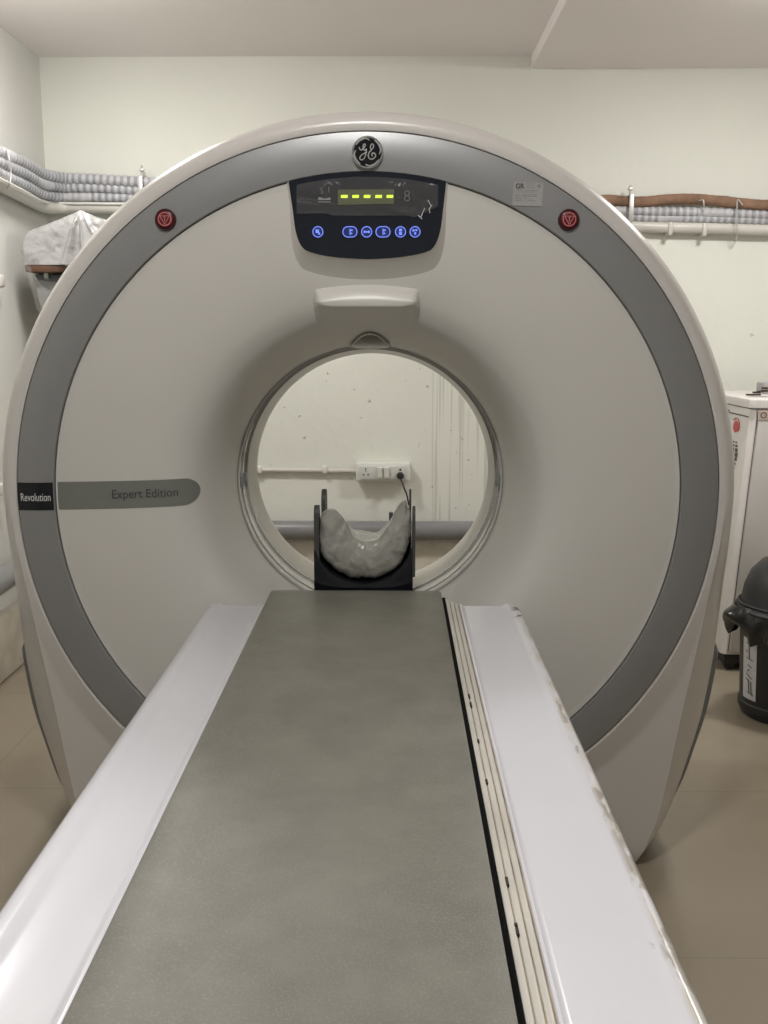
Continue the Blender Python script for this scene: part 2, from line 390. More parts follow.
# hood with the light window
def rn(Y):      # natural radius at depth Y
    lo, hi = .417, .87
    for _ in range(40):
        m_ = (lo+hi)/2
        if yface(m_) > Y: lo = m_
        else: hi = m_
    return lo
H0 = [(2.822, 1.712), (2.800, 1.702), (2.784, 1.684), (2.776, 1.662), (2.778, 1.648), (2.790, 1.640), (2.84, 1.612), (2.90, 1.580), (2.97, 1.556), (3.05, 1.542), (3.128, 1.5345)]
N0 = [.605, .592, .572, .555, .543, .535, .52, .495, .465, .443, .4185]
H = []; Nr = []
for i in range(51):
    t = i/50*10; H.append((interp([(k, q[0]) for k, q in enumerate(H0)], t), interp([(k, q[1]) for k, q in enumerate(H0)], t))); Nr.append(interp(list(enumerate(N0)), t))
rows = []
for (hy, hz), r in zip(H, Nr):
    row = []
    hw = .138+.034*max(0, (hy-2.8)/.3)
    for i in range(-24, 25):
        u = i/24; x = u*hw*1.10
        e = max(0, min(1, (1.0-abs(u))/.15)); w = e*e*(3-2*e)
        nz = math.sqrt(max(1e-6, r*r-x*x)); ny = yface(r)+.006
        row.append((GX+x, ny+(hy-ny)*w, (GZ+nz)*(1-w)+(hz-.012*(x/hw)**2*sst((hz-1.65)/.03)+.006*sst((abs(u)-.6)/.3)*sst((1.66-hz)/.01)*sst((hz-1.60)/.03))*w))
    rows.append(row)
obj('hood', MB().grid(rows), FACE, gan, angle=80)
HL = [q for q in H if q[0] > 2.786 and q[1] < 1.645]
def hlin(y):
    for (a, b), (c, d) in zip(HL, HL[1:]):
        if y <= c: return b+(d-b)*(y-a)/(c-a)
    return HL[-1][1]
def hood_pt(px, py, off=.004):
    lo, hi = 2.80, 3.12
    for _ in range(40):
        m_ = (lo+hi)/2; p = P(px, py, m_)
        if hlin(m_) < p.z: hi = m_
        else: lo = m_
    p = P(px, py, lo); return p+Vector((0, -off*.2, -off))
up = [(350, 343.5), (355, 339.5), (360, 335), (365, 332.2), (370, 331.5), (375, 332.2), (380, 335), (385.5, 339.5), (391, 343.5)]
rows = []
for i in range(33):
    x = 350+41*i/32; ty = interp(up, x); by = 343.6+2.8*math.sqrt(max(0, 1-((x-370.5)/20.6)**2))
    rows.append([hood_pt(x, ty+(by-ty)*k/8, .007) for k in range(9)])
obj('laser_window', MB().grid(rows), mat('smoked_window', (0.030, 0.030, 0.024), .25), gan)
rim = [hood_pt(350+41*i/32, interp(up, 350+41*i/32), .007) for i in range(33)]
obj('window_rim', MB().tube(rim, .0022, 6), FACE, gan)
# console pod and panel
def pod_y(x, z): return Y0+.0+(1.90-z)*.02
pod = [(289, 183), (293, 210), (296, 232), (302, 247), (312, 253), (335, 257.5), (367, 259.5), (400, 257.5), (424, 253), (434, 247), (440, 232), (443, 210), (446, 183)]
pts = [P(a, b, Y0+.012) for a, b in pod]
cxp = (pts[0].x+pts[-1].x)/2; NPOD = 1
pts = smoothpath(pts, 5)
arc_ = []
for i in range(1, 24):
    x = pts[-1].x+(pts[0].x-pts[-1].x)*i/24; arc_.append(Vector((x, 0, GZ+math.sqrt(.8765**2-(x-GX)**2))))
pts = [p for p in pts if math.hypot(p.x-GX, p.z-GZ) < .8765]
pts = [Vector((pts[0].x, 0, GZ+math.sqrt(.8765**2-(pts[0].x-GX)**2)))]+pts+[Vector((pts[-1].x, 0, GZ+math.sqrt(.8765**2-(pts[-1].x-GX)**2)))]+arc_
outl = [(p.x, p.z) for p in pts]
def grow(k, dz): return [(cxp+(x-cxp)*k, 1.96+(z-1.96)*k-dz) for x, z in outl]
rings = [[(x, pod_y(x, z), z) for x, z in outl], [(x, pod_y(x, z)+.004, z) for x, z in grow(1.02, 0)], [(x, pod_y(x, z)+.012, z) for x, z in grow(1.035, .004)],
         [(x, fy(x, z, -.004), z) for x, z in grow(1.07, .045)]]
obj('console_pod', MB().grid(rings, closed_u=True), FACE, gan, angle=60)
con = obj('control_panel', MB().fan([(x, pod_y(x, z)-.001, z) for x, z in grow(.997, 0)]), PANELB, gan)
top = lambda x, z: pod_y(x, z)-.003
def pxz(px, py, Y=Y0): p = P(px, py, Y); return p.x, p.z
def poly_px(q): return [pxz(a, b) for a, b in q]
obj('display_window', patch(lambda x, z: top(x, z)-.001, poly_px([(338, 190), (394, 189.5), (394, 204), (338, 205)]), .002), LEDBG, con)
for cx in (344.5, 355.8, 367.2, 378.8, 390):
    obj('lit_segment', patch(lambda x, z: top(x, z)-.0035, poly_px([(cx-3.2, 195.4), (cx+3.2, 195.4), (cx+3.0, 198.2), (cx-3.4, 198.2)]), .001), LEDG, con, smooth=False)
for body, px, py, sz in (('I', 329, 190, .022), ('S', 322, 191, .022)):
    obj('dim_character', text_on(lambda x, z: top(x, z)-.002, body, *pxz(px, py), sz, None), mat('dim_grey_print', (.16, .16, .16), .4), con)
obj('dim_symbol', patch(lambda x, z: top(x, z)-.002, poly_px([(318, 200.2), (331, 200.2), (330, 197.5), (325, 199), (319, 197.2)])), mat('pale_grey_print', (.34, .34, .34), .4), con)
obj('dim_symbol', patch(lambda x, z: top(x, z)-.002, poly_px([(318, 202.6), (331, 202.6), (331, 201.8), (318, 201.8)])), mat('pale_grey_print', (.34, .34, .34), .4), con)
def ringstrip(x, z, r, w, fn, rx=0):
    m = MB(); n = 32
    def lp(q):
        return [(x+q*math.cos(2*PI*i/n)+(rx if math.cos(2*PI*i/n) > 0 else -rx), z+q*math.sin(2*PI*i/n)) for i in range(n)]
    a = lp(r); b = lp(r-w); m.grid([[(p[0], fn(*p), p[1]) for p in a], [(p[0], fn(*p), p[1]) for p in b]], closed_u=True); return m
f1 = lambda x, z: top(x, z)-.0015
f2 = lambda x, z: top(x, z)-.0025
for fr in ((407, 193.5, .0055), (407, 198.5, .006)):
    x, z = pxz(fr[0], fr[1]); obj('dim_symbol', ringstrip(x, z, fr[2]*1.3, .0025, f1), mat('dim_grey_print', (.16, .16, .16), .4), con)
for i, (px, wide) in enumerate(((318, 0), (350, .0055), (366.7, 0), (383, .0055), (400.5, 0), (415, 0))):
    x, z = pxz(px, 232)
    k = obj('touch_key', patch(f1, disc(x, z, .0125) if not wide else rrect(x-.0125-wide, z-.0125, x+.0125+wide, z+.0125, .0124)), BLUED, con)
    obj('key_ring', ringstrip(x, z, .0145, .0022, f2, wide), BLUE, k)
    g_ = MB()
    def bar(x0, z0, x1, z1): g_.add([(a, f2(a, b), b) for a, b in ((x+x0, z+z0), (x+x1, z+z0), (x+x1, z+z1), (x+x0, z+z1))], [(0, 1, 2, 3)])
    if i == 0: bar(-.006, -.003, .003, .006); bar(.001, -.007, .006, -.002)
    elif wide: bar(-.001, -.008, .001, .008); bar(.001, .002, .007, .006); bar(.002, -.006, .006, -.002)
    elif i == 2: bar(-.008, -.003, -.003, .003); bar(-.002, -.002, .002, .002); bar(.003, -.003, .008, .003)
    elif i == 4: bar(-.004, .001, .004, .008); bar(-.004, -.008, .004, -.001)
    else: bar(-.007, .001, -.001, .006); bar(.001, .002, .006, .007); bar(-.002, -.007, .003, -.001)
    obj('key_icon', g_, BLUE, k)
# creased protective film over the display
rows = []
for j in range(13):
    row = []
    for i in range(41):
        px = 297+(438-297)*i/40; bot = 216 if i < 33 else 216+2-((i-33)*1.6)
        if i < 10: bot = 214
        arc = 177.5+((px-367.5)/75)**2*9.0
        py = arc+(bot-arc)*j/12
        x, z = pxz(px, py); nn = noise.noise(Vector((x*30, z*30, 2)))*.003
        row.append((x, top(x, z)-.007+nn, z))
    rows.append(row)
obj('protective_film', MB().grid(rows), FILM, con)
cr = MB()  # glints on the film's folds, put in as pale tubes
for q in ([(421, 217), (423, 212), (425, 208)], [(418, 215), (421, 218), (422, 219)], [(428, 200), (431, 206), (429, 210)], [(430, 213), (429, 209), (432, 205)]):
    cr.tube([P(a, b, Y0-.006) for a, b in q], .0010, 5)
obj('film_crease_glint', cr, mat('film_crease_glint', (.8, .8, .8), .15), con)
# emblem
ex, ez = P(367.5, 152.3, Y0-.015).x, P(367.5, 152.3, Y0-.015).z
ER = .0415
em = obj('emblem', MB().lathe([(Y0-.004, ER), (Y0-.014, ER), (Y0-.0175, ER*.985), (Y0-.0175, ER*.93), (Y0-.015, ER*.90)], (ex, ez), 48), CHROME, gan)
obj('emblem_disc', MB().lathe([(Y0-.0150, ER*.93), (Y0-.0152, .0001)], (ex, ez), 48), BLACKG, em)
ue = 2*ER/400
def epx(x, y): return (ex+(x-352)*ue, Y0-.0165, ez-(y-283)*ue)
let = MB()
Gs = [(248, 222), (256, 246), (274, 256), (296, 244), (316, 218), (326, 195), (314, 184), (300, 200), (298, 236), (318, 262), (338, 244), (334, 290), (318, 345), (288, 374), (262, 370), (256, 348), (276, 318), (312, 296), (346, 284)]
Es = [(398, 248), (424, 232), (428, 200), (412, 184), (392, 204), (390, 236), (404, 256), (380, 276), (362, 312), (368, 350), (400, 368), (440, 352), (456, 322), (440, 296), (414, 296), (406, 316), (418, 330)]
for st_ in (Gs, Es): let.tube(smoothpath([epx(*q) for q in st_], 4), .0016, 6)
for a in (80, 350, 260, 170):
    q = []
    for k in range(9):
        aa = math.radians(a+k*8.5); rr = ER*(.84 if k > 1 else .84-.10*(2-k)/2)
        q.append((ex+rr*math.cos(aa), Y0-.0165, ez+rr*math.sin(aa)))
    let.tube(q, lambda i: .0020 if 0 < i < 8 else .0010, 6)
obj('emblem_lettering', let, mat('emblem_silver', (.55, .55, .55), .3, metal=.4), em)
obj('emblem_outline', MB().lathe([(Y0-.0165, ER*.915), (Y0-.0175, ER*.90), (Y0-.0165, ER*.885)], (ex, ez), 48), mat('emblem_silver', (.55, .55, .55), .3, metal=.4), em)
# emergency stop buttons
for bx_, bz_ in ((-.61, 1.872), (.459, 1.870)):
    f0 = Y0-.007
    b = obj('stop_button', MB().lathe([(f0, .0285), (f0-.006, .028), (f0-.009, .0265), (f0-.009, .0235), (f0-.007, .0225)], (bx_, bz_), 40), REDD, gan)
    obj('button_cap', MB().lathe([(f0-.007, .0228), (f0-.013, .0215), (f0-.014, .019), (f0-.014, .0001)], (bx_, bz_), 40), REDB, b)
    fn = lambda x, z: f0-.0150
    obj('button_symbol', ringstrip(bx_, bz_, .0175, .0020, fn), PINK, b)
    tri = MB(); a = [(bx_-.0125, bz_+.008), (bx_+.0125, bz_+.008), (bx_, bz_-.0135)]
    for k in range(3):
        p, q = a[k], a[(k+1) % 3]; tri.tube([(p[0], fn(0, 0), p[1]), (q[0], fn(0, 0), q[1])], .0010, 5)
    tri.tube([(bx_-.003, fn(0, 0), bz_+.005), (bx_+.003, fn(0, 0), bz_+.005)], .0009, 5); tri.tube([(bx_, fn(0, 0), bz_+.005), (bx_, fn(0, 0), bz_-.006)], .0009, 5)
    obj('button_symbol', tri, PINK, b)
# black name badge on the band, and long grey stripe on the face
def band_quad(z0, z1, ra, rb, fn, n=16):
    rows = []
    for j in range(5):
        z = z0+(z1-z0)*j/4; dz = z-GZ; xa = GX-math.sqrt(ra*ra-dz*dz); xb = GX-math.sqrt(rb*rb-dz*dz)
        rows.append([(xa+(xb-xa)*i/n, fn(xa+(xb-xa)*i/n, z), z) for i in range(n+1)])
    return MB().grid(rows)
bz0, bz1 = 1.087, 1.165
bd = obj('name_badge', band_quad(bz0, bz1, .9755, .8765, rz), BLACKG, gan)
obj('badge_lettering', text_on(lambda x, z: rz(x, z)-.0012, 'Revolution', GX-.925, 1.124, .03, .083, .022), WTXT, bd)
n = 60; rows = []; zc = (bz0+bz1)/2; hh = (bz1-bz0)/2
for i in range(n+1):
    row = []
    for j in range(9):
        v_ = -1+2*j/8
        xa = GX-math.sqrt(.8685**2-(zc+hh*v_-GZ)**2); t = i/n; xe = -.566
        x = xa+(xe-xa)*t; q = max(0, (x-(xe-hh))/hh); hz_ = hh*math.sqrt(max(0, 1-q*q))
        row.append((x, fy(x, zc+hz_*v_, .0012), zc+hz_*v_))
    rows.append(row)
xq = [-.566-hh*(1-math.sin(k*PI/2/10)) for k in range(11)]
rows = rows[:[k for k in range(n+1) if rows[k][4][0] < -.566-hh][-1]+1]
for x in xq:
    q = (x-(-.566-hh))/hh; hz_ = hh*math.sqrt(max(0, 1-q*q))
    rows.append([(x, fy(x, zc+hz_*(-1+2*j/8), .0012), zc+hz_*(-1+2*j/8)) for j in range(9)])
sp = obj('edition_stripe', MB().grid(rows), BANDG, gan)
tx0 = P(144.5, 495, 2.79)
obj('stripe_lettering', text_on(lambda x, z: fy(x, z, .0028), 'Expert Edition', tx0.x, 1.124, .035, .176, .032), DKTXT, sp)
# inspection label
lz = lambda x, z: rz(x, z)-.0012
lb = obj('inspection_label', patch(lambda x, z: rz(x, z)-.0006, [(.312, 1.967), (.390, 1.964), (.387, 1.904), (.309, 1.907)], .0006), STICK, gan)
obj('label_lettering', text_on(lz, 'GR', .3285, 1.956, .016, .024, .014, .0006), DKTXT, lb)
pl = MB(); greyt = mat('faint_print', (.26, .25, .24), .5)
for x0, x1, z in ((.344, .366, 1.961), (.344, .366, 1.956), (.344, .368, 1.951), (.318, .376, 1.944), (.334, .366, 1.940), (.316, .330, 1.933), (.334, .374, 1.933), (.316, .324, 1.929), (.334, .372, 1.929), (.316, .333, 1.924), (.340, .346, 1.924), (.316, .332, 1.919), (.350, .368, 1.919)):
    pl.add([(a, lz(a, b), b) for a, b in ((x0, z), (x1, z), (x1, z+.0016), (x0, z+.0016))], [(0, 1, 2, 3)])
pl.fan([(a, lz(a, b), b) for a, b in disc(.378, 1.956, .005, 16)])
obj('label_lettering', pl, greyt, lb)
# small scuffs on the right of the face
sc = MB()
for a, b in ((664.5, 569), (663, 574), (666, 566)):
    p = P(a, b, Y0+.01); sc.box((p.x-.003, p.y-.002, p.z-.003), (p.x+.003, p.y+.002, p.z+.004), .001)
obj('scuff', sc, mat('scuff', (.16, .14, .12), .7), gan)

# ------------------------------------------------------------------ table
tb = thing('scanner_table', 'long white patient table running from the foreground to the gantry', 'patient table', (-.09, 1.4, 0))
YN, YE = .15, 2.78
def sweep(prof, y0, y1, ny=2, bend=None):
    return [[(x, y0+(y1-y0)*j/(ny-1), z) for x, z in prof] for j in range(ny)]
def endcap(mb, prof, y): mb.fan([(x, y, z) for x, z in prof])
left = [(-.500, .60), (-.526, .66), (-.533, .76), (-.533, .795), (-.530, .806), (-.523, .812), (-.512, .814), (-.500, .813), (-.488, .808), (-.478, .806), (-.39, .806), (-.384, .808), (-.380, .812), (-.374, .813), (-.368, .811), (-.366, .80), (-.366, .70)]
m_ = MB().grid(sweep(left, YN, YE-.012)+[[(x*.999-.0004, YE-.003, z-.003) for x, z in left], [(x, YE, z-.012) for x, z in left]])
endcap(m_, [(x, z-.012) for x, z in left], YE); endcap(m_, left, YN)
lp = obj('side_panel', m_, TABLEW, tb, angle=40); lp['label'] = 'glossy clean white left panel'
right = [(.184, .70), (.184, .806), (.186, .811), (.190, .812), (.195, .807), (.202, .806), (.320, .806), (.331, .808), (.340, .812), (.348, .812), (.354, .807), (.357, .795), (.357, .74), (.350, .66), (.32, .60)]
WORN = mat('chipped_enamel', (0.74, 0.745, 0.79), 0.24, var=0.015, vscale=5, coat=.3)
o, v = geo_xyz(WORN, 'Object')
rx = .338*S+.09*S
e1 = maprange(WORN, o[0], rx-.004, rx+.004)
layer(WORN, math_node(WORN, 'MULTIPLY', e1, maprange(WORN, noise_tex(WORN, v, 38, 4, (1, .3, 1)), .35, .65)), (.58, .555, .49))
e2 = maprange(WORN, o[0], rx-.012, rx+.006)
nn = math_node(WORN, 'ADD', noise_tex(WORN, v, 22, 4), math_node(WORN, 'MULTIPLY', maprange(WORN, o[1], .85, 1.17), .20), clamp=False)
layer(WORN, math_node(WORN, 'MULTIPLY', e2, maprange(WORN, nn, .685, .70)), (.11, .09, .06))
nn = noise_tex(WORN, v, 30, 4, (1, .25, 1))
layer(WORN, math_node(WORN, 'MULTIPLY', math_node(WORN, 'MULTIPLY', e1, maprange(WORN, nn, .6, .63)), .6), (.22, .17, .11))
rowsr = sweep(right, YN, YE-.10)
for d, k in ((.10, 0), (.06, .0), (.035, .003), (.015, .010), (.004, .022), (0, .03)):
    rowsr.append([(x-(k if x > .3 else k*.1*(x > .2)), YE-d, z-(.004 if d == 0 else 0)) for x, z in right])
m_ = MB().grid(rowsr); m_.fan(rowsr[-1]); m_.fan(rowsr[0])
rp = obj('side_panel', m_, WORN, tb, angle=40); rp['label'] = 'white right panel with chipped outer edge'
# ribbed cover rails between right panel and mat
for k, (x0, x1, zt) in enumerate(((.1475, .1585, .812), (.1600, .1710, .810), (.1725, .1830, .808))):
    m_ = MB().grid(sweep([(x0, .74), (x0, zt-.002), (x0+.0012, zt), ((x0+x1)/2, zt+.001), (x1-.0012, zt), (x1, zt-.002), (x1, .74)], YN, YE+.05-.02*k))
    m_.fan([(x0, YE+.05-.02*k, .74), (x0, YE+.05-.02*k, zt), (x1, YE+.05-.02*k, zt), (x1, YE+.05-.02*k, .74)])
    obj('cover_rail', m_, RAILM, tb)
gr = MB()
for x in (.1593, .1718, .1838): gr.box((x-.0010, YN, .74), (x+.0010, YE, .8075))
obj('rail_groove', gr, mat('dirty_groove', (.30, .24, .17), .8, var=.4, vscale=20), tb)
for i in range(7):
    y = random.uniform(1.1, 2.7); x = random.choice((.1593, .1718)); l = random.uniform(.006, .03)
    obj('dirt_mark', MB().box((x-.0022, y-l/2, .808), (x+.0022, y+l/2, .8138), .001), mat('dark_dirt', (.05, .035, .025), .8), tb)
obj('black_edge_strip', MB().box((.1385, YN, .76), (.1470, YE+.045, .818), .0015), RUB, tb)
obj('channel', MB().box((-.366, YN, .755), (.147, YE+.05, .785), .003), BLACKM, tb)
obj('pedestal', MB().box((-.44, .45, .10), (.26, 2.62, .62), .03, 3), TABLEW, tb)
obj('base_plate', MB().box((-.48, .3, 0), (.30, 2.68, .10), .02, 3), GREYP, tb)
obj('under_tray', MB().box((-.50, YN+.02, .60), (.32, YE-.03, .755), .02, 3), TABLEW, tb)
# mat
mt = []
prof = [(-.366, .786), (-.3655, .815), (-.362, .8315), (-.355, .8345), (-.30, .8345), (-.11, .833), (.08, .8340), (.130, .8335), (.1355, .831), (.1375, .815), (.1375, .786)]
for j in range(2): mt.append([(x, [YN, YE+.03][j], z) for x, z in prof])
mt.append([(x, YE+.06+.008*(1-((x+.11)/.25)**2), z-.001) for x, z in prof]); mt.append([(x, YE+.072+.010*(1-((x+.11)/.25)**2), min(z, .826)) for x, z in prof])
m_ = MB().grid(mt); m_.fan(mt[-1]); m_.fan(mt[0])
tag(obj('table_mat', m_, VINYL, angle=40), 'long grey-green vinyl mat lying along the middle of the table', 'mat')

# ------------------------------------------------------------------ head holder and cushion
HX = P(363.5, 560, 2.95).x
hh = thing('head_holder', 'black U-shaped head holder at the far end of the table mat', 'head holder', (HX, 3.0, .786))
W = .147
def xz(px, py, Y=2.93): p = P(px, py, Y); return p.x, p.z
# trough: outline with concave top, pushed back
arc = [xz(a, b) for a, b in ((317, 548), (321, 560), (330, 570), (342, 577), (355, 581), (366, 582), (378, 580), (390, 575), (401, 566), (408, 556), (411, 546))]
poly = [xz(315, 594), xz(314.5, 548)]+arc[0:]+[xz(413, 546), xz(412.5, 594)]
m_ = MB().prism([(x, 2.90, z) for x, z in poly], (0, .30, 0), bev=.002)
obj('trough', m_, BLACKG, hh, angle=30)
def fin(pxs, y0, y1):
    x0, zt = P(pxs[0], pxs[2], y0).x, P(pxs[0], pxs[2], (y0+y1)/2).z
    x1 = P(pxs[1], pxs[2], y0).x; zb = .86
    L = y1-y0; r = L/2*.98; q = []
    for k in range(15):
        a = PI*k/14; q.append((0, (y0+y1)/2+r*math.cos(a), zt-r*.9+r*.9*math.sin(a)))
    q = [(x0, y1, zb)]+[(x0, b, c) for a, b, c in q]+[(x0, y0, zb)]
    return MB().prism(q, (x1-x0, 0, 0), bev=.0015)
FINM = mat('grey_strap_fabric', (.055, .058, .055), .5)
obj('side_fin', fin((313.5, 318.5, 505), 2.90, 2.96), FINM, hh)
obj('side_fin', fin((321, 325.5, 489), 3.08, 3.16), FINM, hh)
obj('side_fin', fin((412.6, 415.6, 506), 2.90, 2.96), FINM, hh)
obj('side_fin', fin((409.5, 411.5, 489), 3.08, 3.16), FINM, hh)
obj('rear_stub', MB().box((xz(389, 513, 3.12)[0], 3.12, .9), (xz(393, 513, 3.12)[0], 3.14, xz(389, 513, 3.12)[1]), .002), FINM, hh)
# plastic-wrapped crescent cushion
FI = [(328, 508), (334, 509), (341, 516), (348, 526), (354, 537), (364, 542), (376, 541), (384, 533), (391, 522), (397, 510), (402, 501.5), (406, 499)]
FO = [(328, 508), (321, 515), (318, 530), (319, 546), (326, 560), (338, 571.5), (353, 578), (370, 578.5), (386, 574), (399, 565), (407, 552), (411, 533), (411, 512), (406, 499)]
BI = [(328, 509), (334, 510), (340, 516), (346, 523), (352, 528.5), (364, 531), (376, 532), (384, 527), (391, 518), (397, 509), (402, 502), (405, 500)]
BO = [(328, 509), (322, 516), (320, 530), (321, 546), (329, 556), (341, 562), (355, 566), (370, 566), (384, 563), (396, 556), (405, 545), (410, 530), (410, 512), (405, 500)]
NU = 90
def curve3(L, Y):
    q = smoothpath([P(a, b, Y) for a, b in L], 8); tot = sum((b-a).length for a, b in zip(q, q[1:])); r = resample(q, tot/NU*.99999)
    while len(r) <= NU: r.append(q[-1].copy())
    return r[:NU+1]
cI, cO, dI, dO = curve3(FI, 2.925), curve3(FO, 2.925), curve3(BI, 3.14), curve3(BO, 3.14)
def ridged(p): return (1-abs(noise.noise(p))*2.4)
def crum(p):
    q = Vector((p.x, p.y, p.z)); wv = noise.noise(q*9)*.9
    a = ridged(Vector((q.x*24+wv*3, q.y*14, q.z*10+wv)))*.0048
    b = ridged(Vector((q.x*45, q.y*30+4, q.z*50+wv*2)))*.0016
    d = (q-Vector((HX, 3.03, .97))).normalized()
    return p+d*(a+b-.006)+Vector((noise.noise(q*22), noise.noise(q*25+Vector((9, 9, 9))), noise.noise(q*24+Vector((5, 3, 9)))))*.004
rows = []
for w in range(0, 17):            # front face, rounded forward
    f = w/16; rows.append([crum(a.lerp(b, f)+Vector((0, -.022*math.sin(PI*f)**.6, 0))) for a, b in zip(cI, cO)])
for t in range(1, 13): rows.append([crum(a.lerp(b, t/12)) for a, b in zip(cO, dO)])
for w in range(1, 9): rows.append([crum(b.lerp(a, w/8)) for a, b in zip(dI, dO)])
for t in range(1, 13): rows.append([crum(b.lerp(a, t/12)) for a, b in zip(cI, dI)])
cu = obj('head_cushion', MB().grid(rows), CUSH, angle=70)
tag(cu, 'crescent head cushion wrapped in crinkled grey plastic, lying in the black holder', 'cushion')

# ------------------------------------------------------------------ back wall, seen through the bore
WY = YB
def wp(px, py, off): return P(px, py, WY-off)
pb = thing('power_outlet', 'white wall socket box with two switches, seen through the bore', 'power outlet', tuple(wp(383, 481, .03)))
a = wp(356, 463, .055); b = wp(410, 480.5, .055)
obj('back_box', MB().box((a.x, WY-.075, b.z), (b.x, WY, a.z), .006, 2), WHITEP, pb)
a2 = wp(360, 465.5, .055); b2 = wp(406, 478.5, .055)
obj('cover_plate', MB().box((a2.x, WY-.083, b2.z), (b2.x, WY-.07, a2.z), .003, 2), mat('plate_grey_white', (.62, .63, .60), .35), pb)
hp = MB()
for px, py, r in ((365.7, 469.2, .0045), (363.5, 474.8, .0045), (368.2, 474.8, .0045), (365.7, 471.4, .003)):
    p = wp(px, py, .085); hp.lathe([(WY-.0835, r), (WY-.0845, r*.9), (WY-.0845, .0001)], (p.x, p.z), 12)
obj('socket_hole', hp, BLACKM, pb)
for px in (380, 386.5):
    p = wp(px, 472.3, .085)
    obj('switch', MB().prism([(p.x-.013, WY-.083, p.z-.028), (p.x-.013, WY-.092, p.z-.028), (p.x-.013, WY-.100, p.z+.026), (p.x-.013, WY-.083, p.z+.028)], (.026, 0, 0)), WHITEP, pb, smooth=False)
p = wp(400.3, 469.8, .085); obj('socket_hole', MB().lathe([(WY-.0835, .006), (WY-.0845, .005), (WY-.0845, .0001)], (p.x, p.z), 12), BLACKM, pb)
p = wp(400.3, 475.5, .09)
pg = thing('power_plug', 'black round plug and cord in the right-hand socket of the wall box', 'plug', (p.x, WY-.1, p.z))
obj('plug_body', MB().lathe([(WY-.084, .019), (WY-.10, .021), (WY-.118, .019), (WY-.126, .012), (WY-.128, .0001)], (p.x, p.z), 20), BLACKM, pg)
obj('cord', MB().tube(smoothpath([(p.x, WY-.11, p.z-.012), wp(402, 482, .12), wp(404.5, 489, .13), wp(407.5, 498, .12), wp(409.5, 520, .08), wp(409, 600, .05)], 5), .0045, 8), BLACKM, pg)
# surface conduit left of the outlet
cd = thing('wall_conduit', 'thin white conduit running left from the socket box behind the bore', 'conduit', tuple(wp(300, 475, .02)))
e = wp(257.5, 470, .02); a = wp(356, 471, .02)
obj('pipe', MB().tube([(e.x, WY-.02, e.z), (a.x+.01, WY-.02, a.z)], .013, 12), CONDUIT, cd)
for px in (259.5, 325):
    c = wp(px, 469.5, .02); obj('clip', MB().box((c.x-.013, WY-.04, c.z-.02), (c.x+.013, WY, c.z+.02), .006), WHITEP, cd)
c = wp(256, 469.5, .02); obj('end_cap', MB().box((c.x-.012, WY-.045, c.z-.03), (c.x+.003, WY, c.z+.03), .005), BLACKM, cd)
# grey drain pipe
dp = thing('drain_pipe', 'grey plastic pipe running low along the back and left walls', 'pipe', (-.5, WY-.08, .45))
b0 = wp(300, 530, .08); c0 = PX(12, 574, XL+.10)
q = smoothpath([(XL+.10, 2.6, c0.z-.03), (XL+.10, c0.y, c0.z), (XL+.10, WY-.35, b0.z-.02), (XL+.16, WY-.12, b0.z), (XL+.35, WY-.08, b0.z), (0, WY-.08, b0.z), (XR, WY-.08, b0.z)], 8)
obj('pipe', MB().tube(q, .052, 16), GPIPE, dp)
for x in (-.95, .75): obj('pipe_bracket', MB().tube([(x-.012, WY-.08, b0.z), (x+.012, WY-.08, b0.z)], .056, 16), STEEL, dp)

# ------------------------------------------------------------------ pipe run under the ceiling
def run(L, R, offL=.06, offW=.06, k=6):
    """L: pixels on the left wall, R: pixels on the back wall"""
    pts = [PX(a, b, XL+offL) for a, b in L]
    pts += [wp(a, b, offW) for a, b in R]
    return smoothpath(pts, k)
def hose(name, path, r, label, group, pitch=.036, seed=0):
    pts = resample(path, pitch/4); N = len(pts)
    rad = lambda i: r*(1.0, 1.03, .90, .86)[i % 4]
    rm = [0 if (i % 4) < 2 else 1 for i in range(N-1)]
    rm = [(q if (noise.noise(Vector((i*.035, seed, 0))) < .25) else 0) for i, q in enumerate(rm)]
    o = obj(name, MB().tube(pts, rad, 12, rowmats=rm), [HOSEL, HOSED], angle=60)
    tag(o, label, 'hose', group); return o
gname = 'corrugated hoses fixed along the walls'
h1 = run([(-60, 127), (-25, 142), (0, 153), (25, 164), (42, 174)], [(62, 178), (85, 179), (120, 181), (152, 183), (190, 186), (300, 196)], offW=.07)
hose('corrugated_hose', h1, .031, 'topmost grey ribbed hose of the three on the upper left wall', gname, seed=1)
h2 = run([(-60, 134), (-25, 150), (0, 163), (25, 174), (42, 184)], [(62, 187), (85, 187.5), (120, 189), (152, 191), (300, 196), (500, 205), (632, 211), (700, 212.5), (768, 215), (830, 217)])
hose('corrugated_hose', h2, .027, 'middle grey hose of the three at left, just under the brown pipe at right', gname, seed=5)
h3 = run([(-60, 141), (-25, 158), (0, 173), (25, 185), (42, 194)], [(62, 197), (85, 197), (120, 197.5), (152, 199), (300, 206), (500, 213), (632, 217.5), (700, 218.5), (768, 220.5), (830, 222)], offL=.05, offW=.05)
hose('corrugated_hose', h3, .026, 'lowest ribbed hose resting directly on the cream conduit', gname, seed=9)
cw = run([(-60, 152), (-25, 170), (0, 185), (25, 198), (44, 207)], [(62, 208), (90, 207.5), (152, 210), (300, 214), (500, 220), (640, 226.5), (700, 228), (768, 230), (840, 232)], offL=.045, offW=.045)
tag(obj('conduit_pipe', MB().tube(cw, .029, 14), CONDUIT), 'smooth cream conduit below the ribbed hoses on left and back walls', 'conduit')
wc_ = run([(-60, 146), (-25, 163.5), (0, 178.5), (25, 191.5), (42, 201)], [(55, 203), (85, 203.5), (150, 204)], offL=.085, offW=.08)
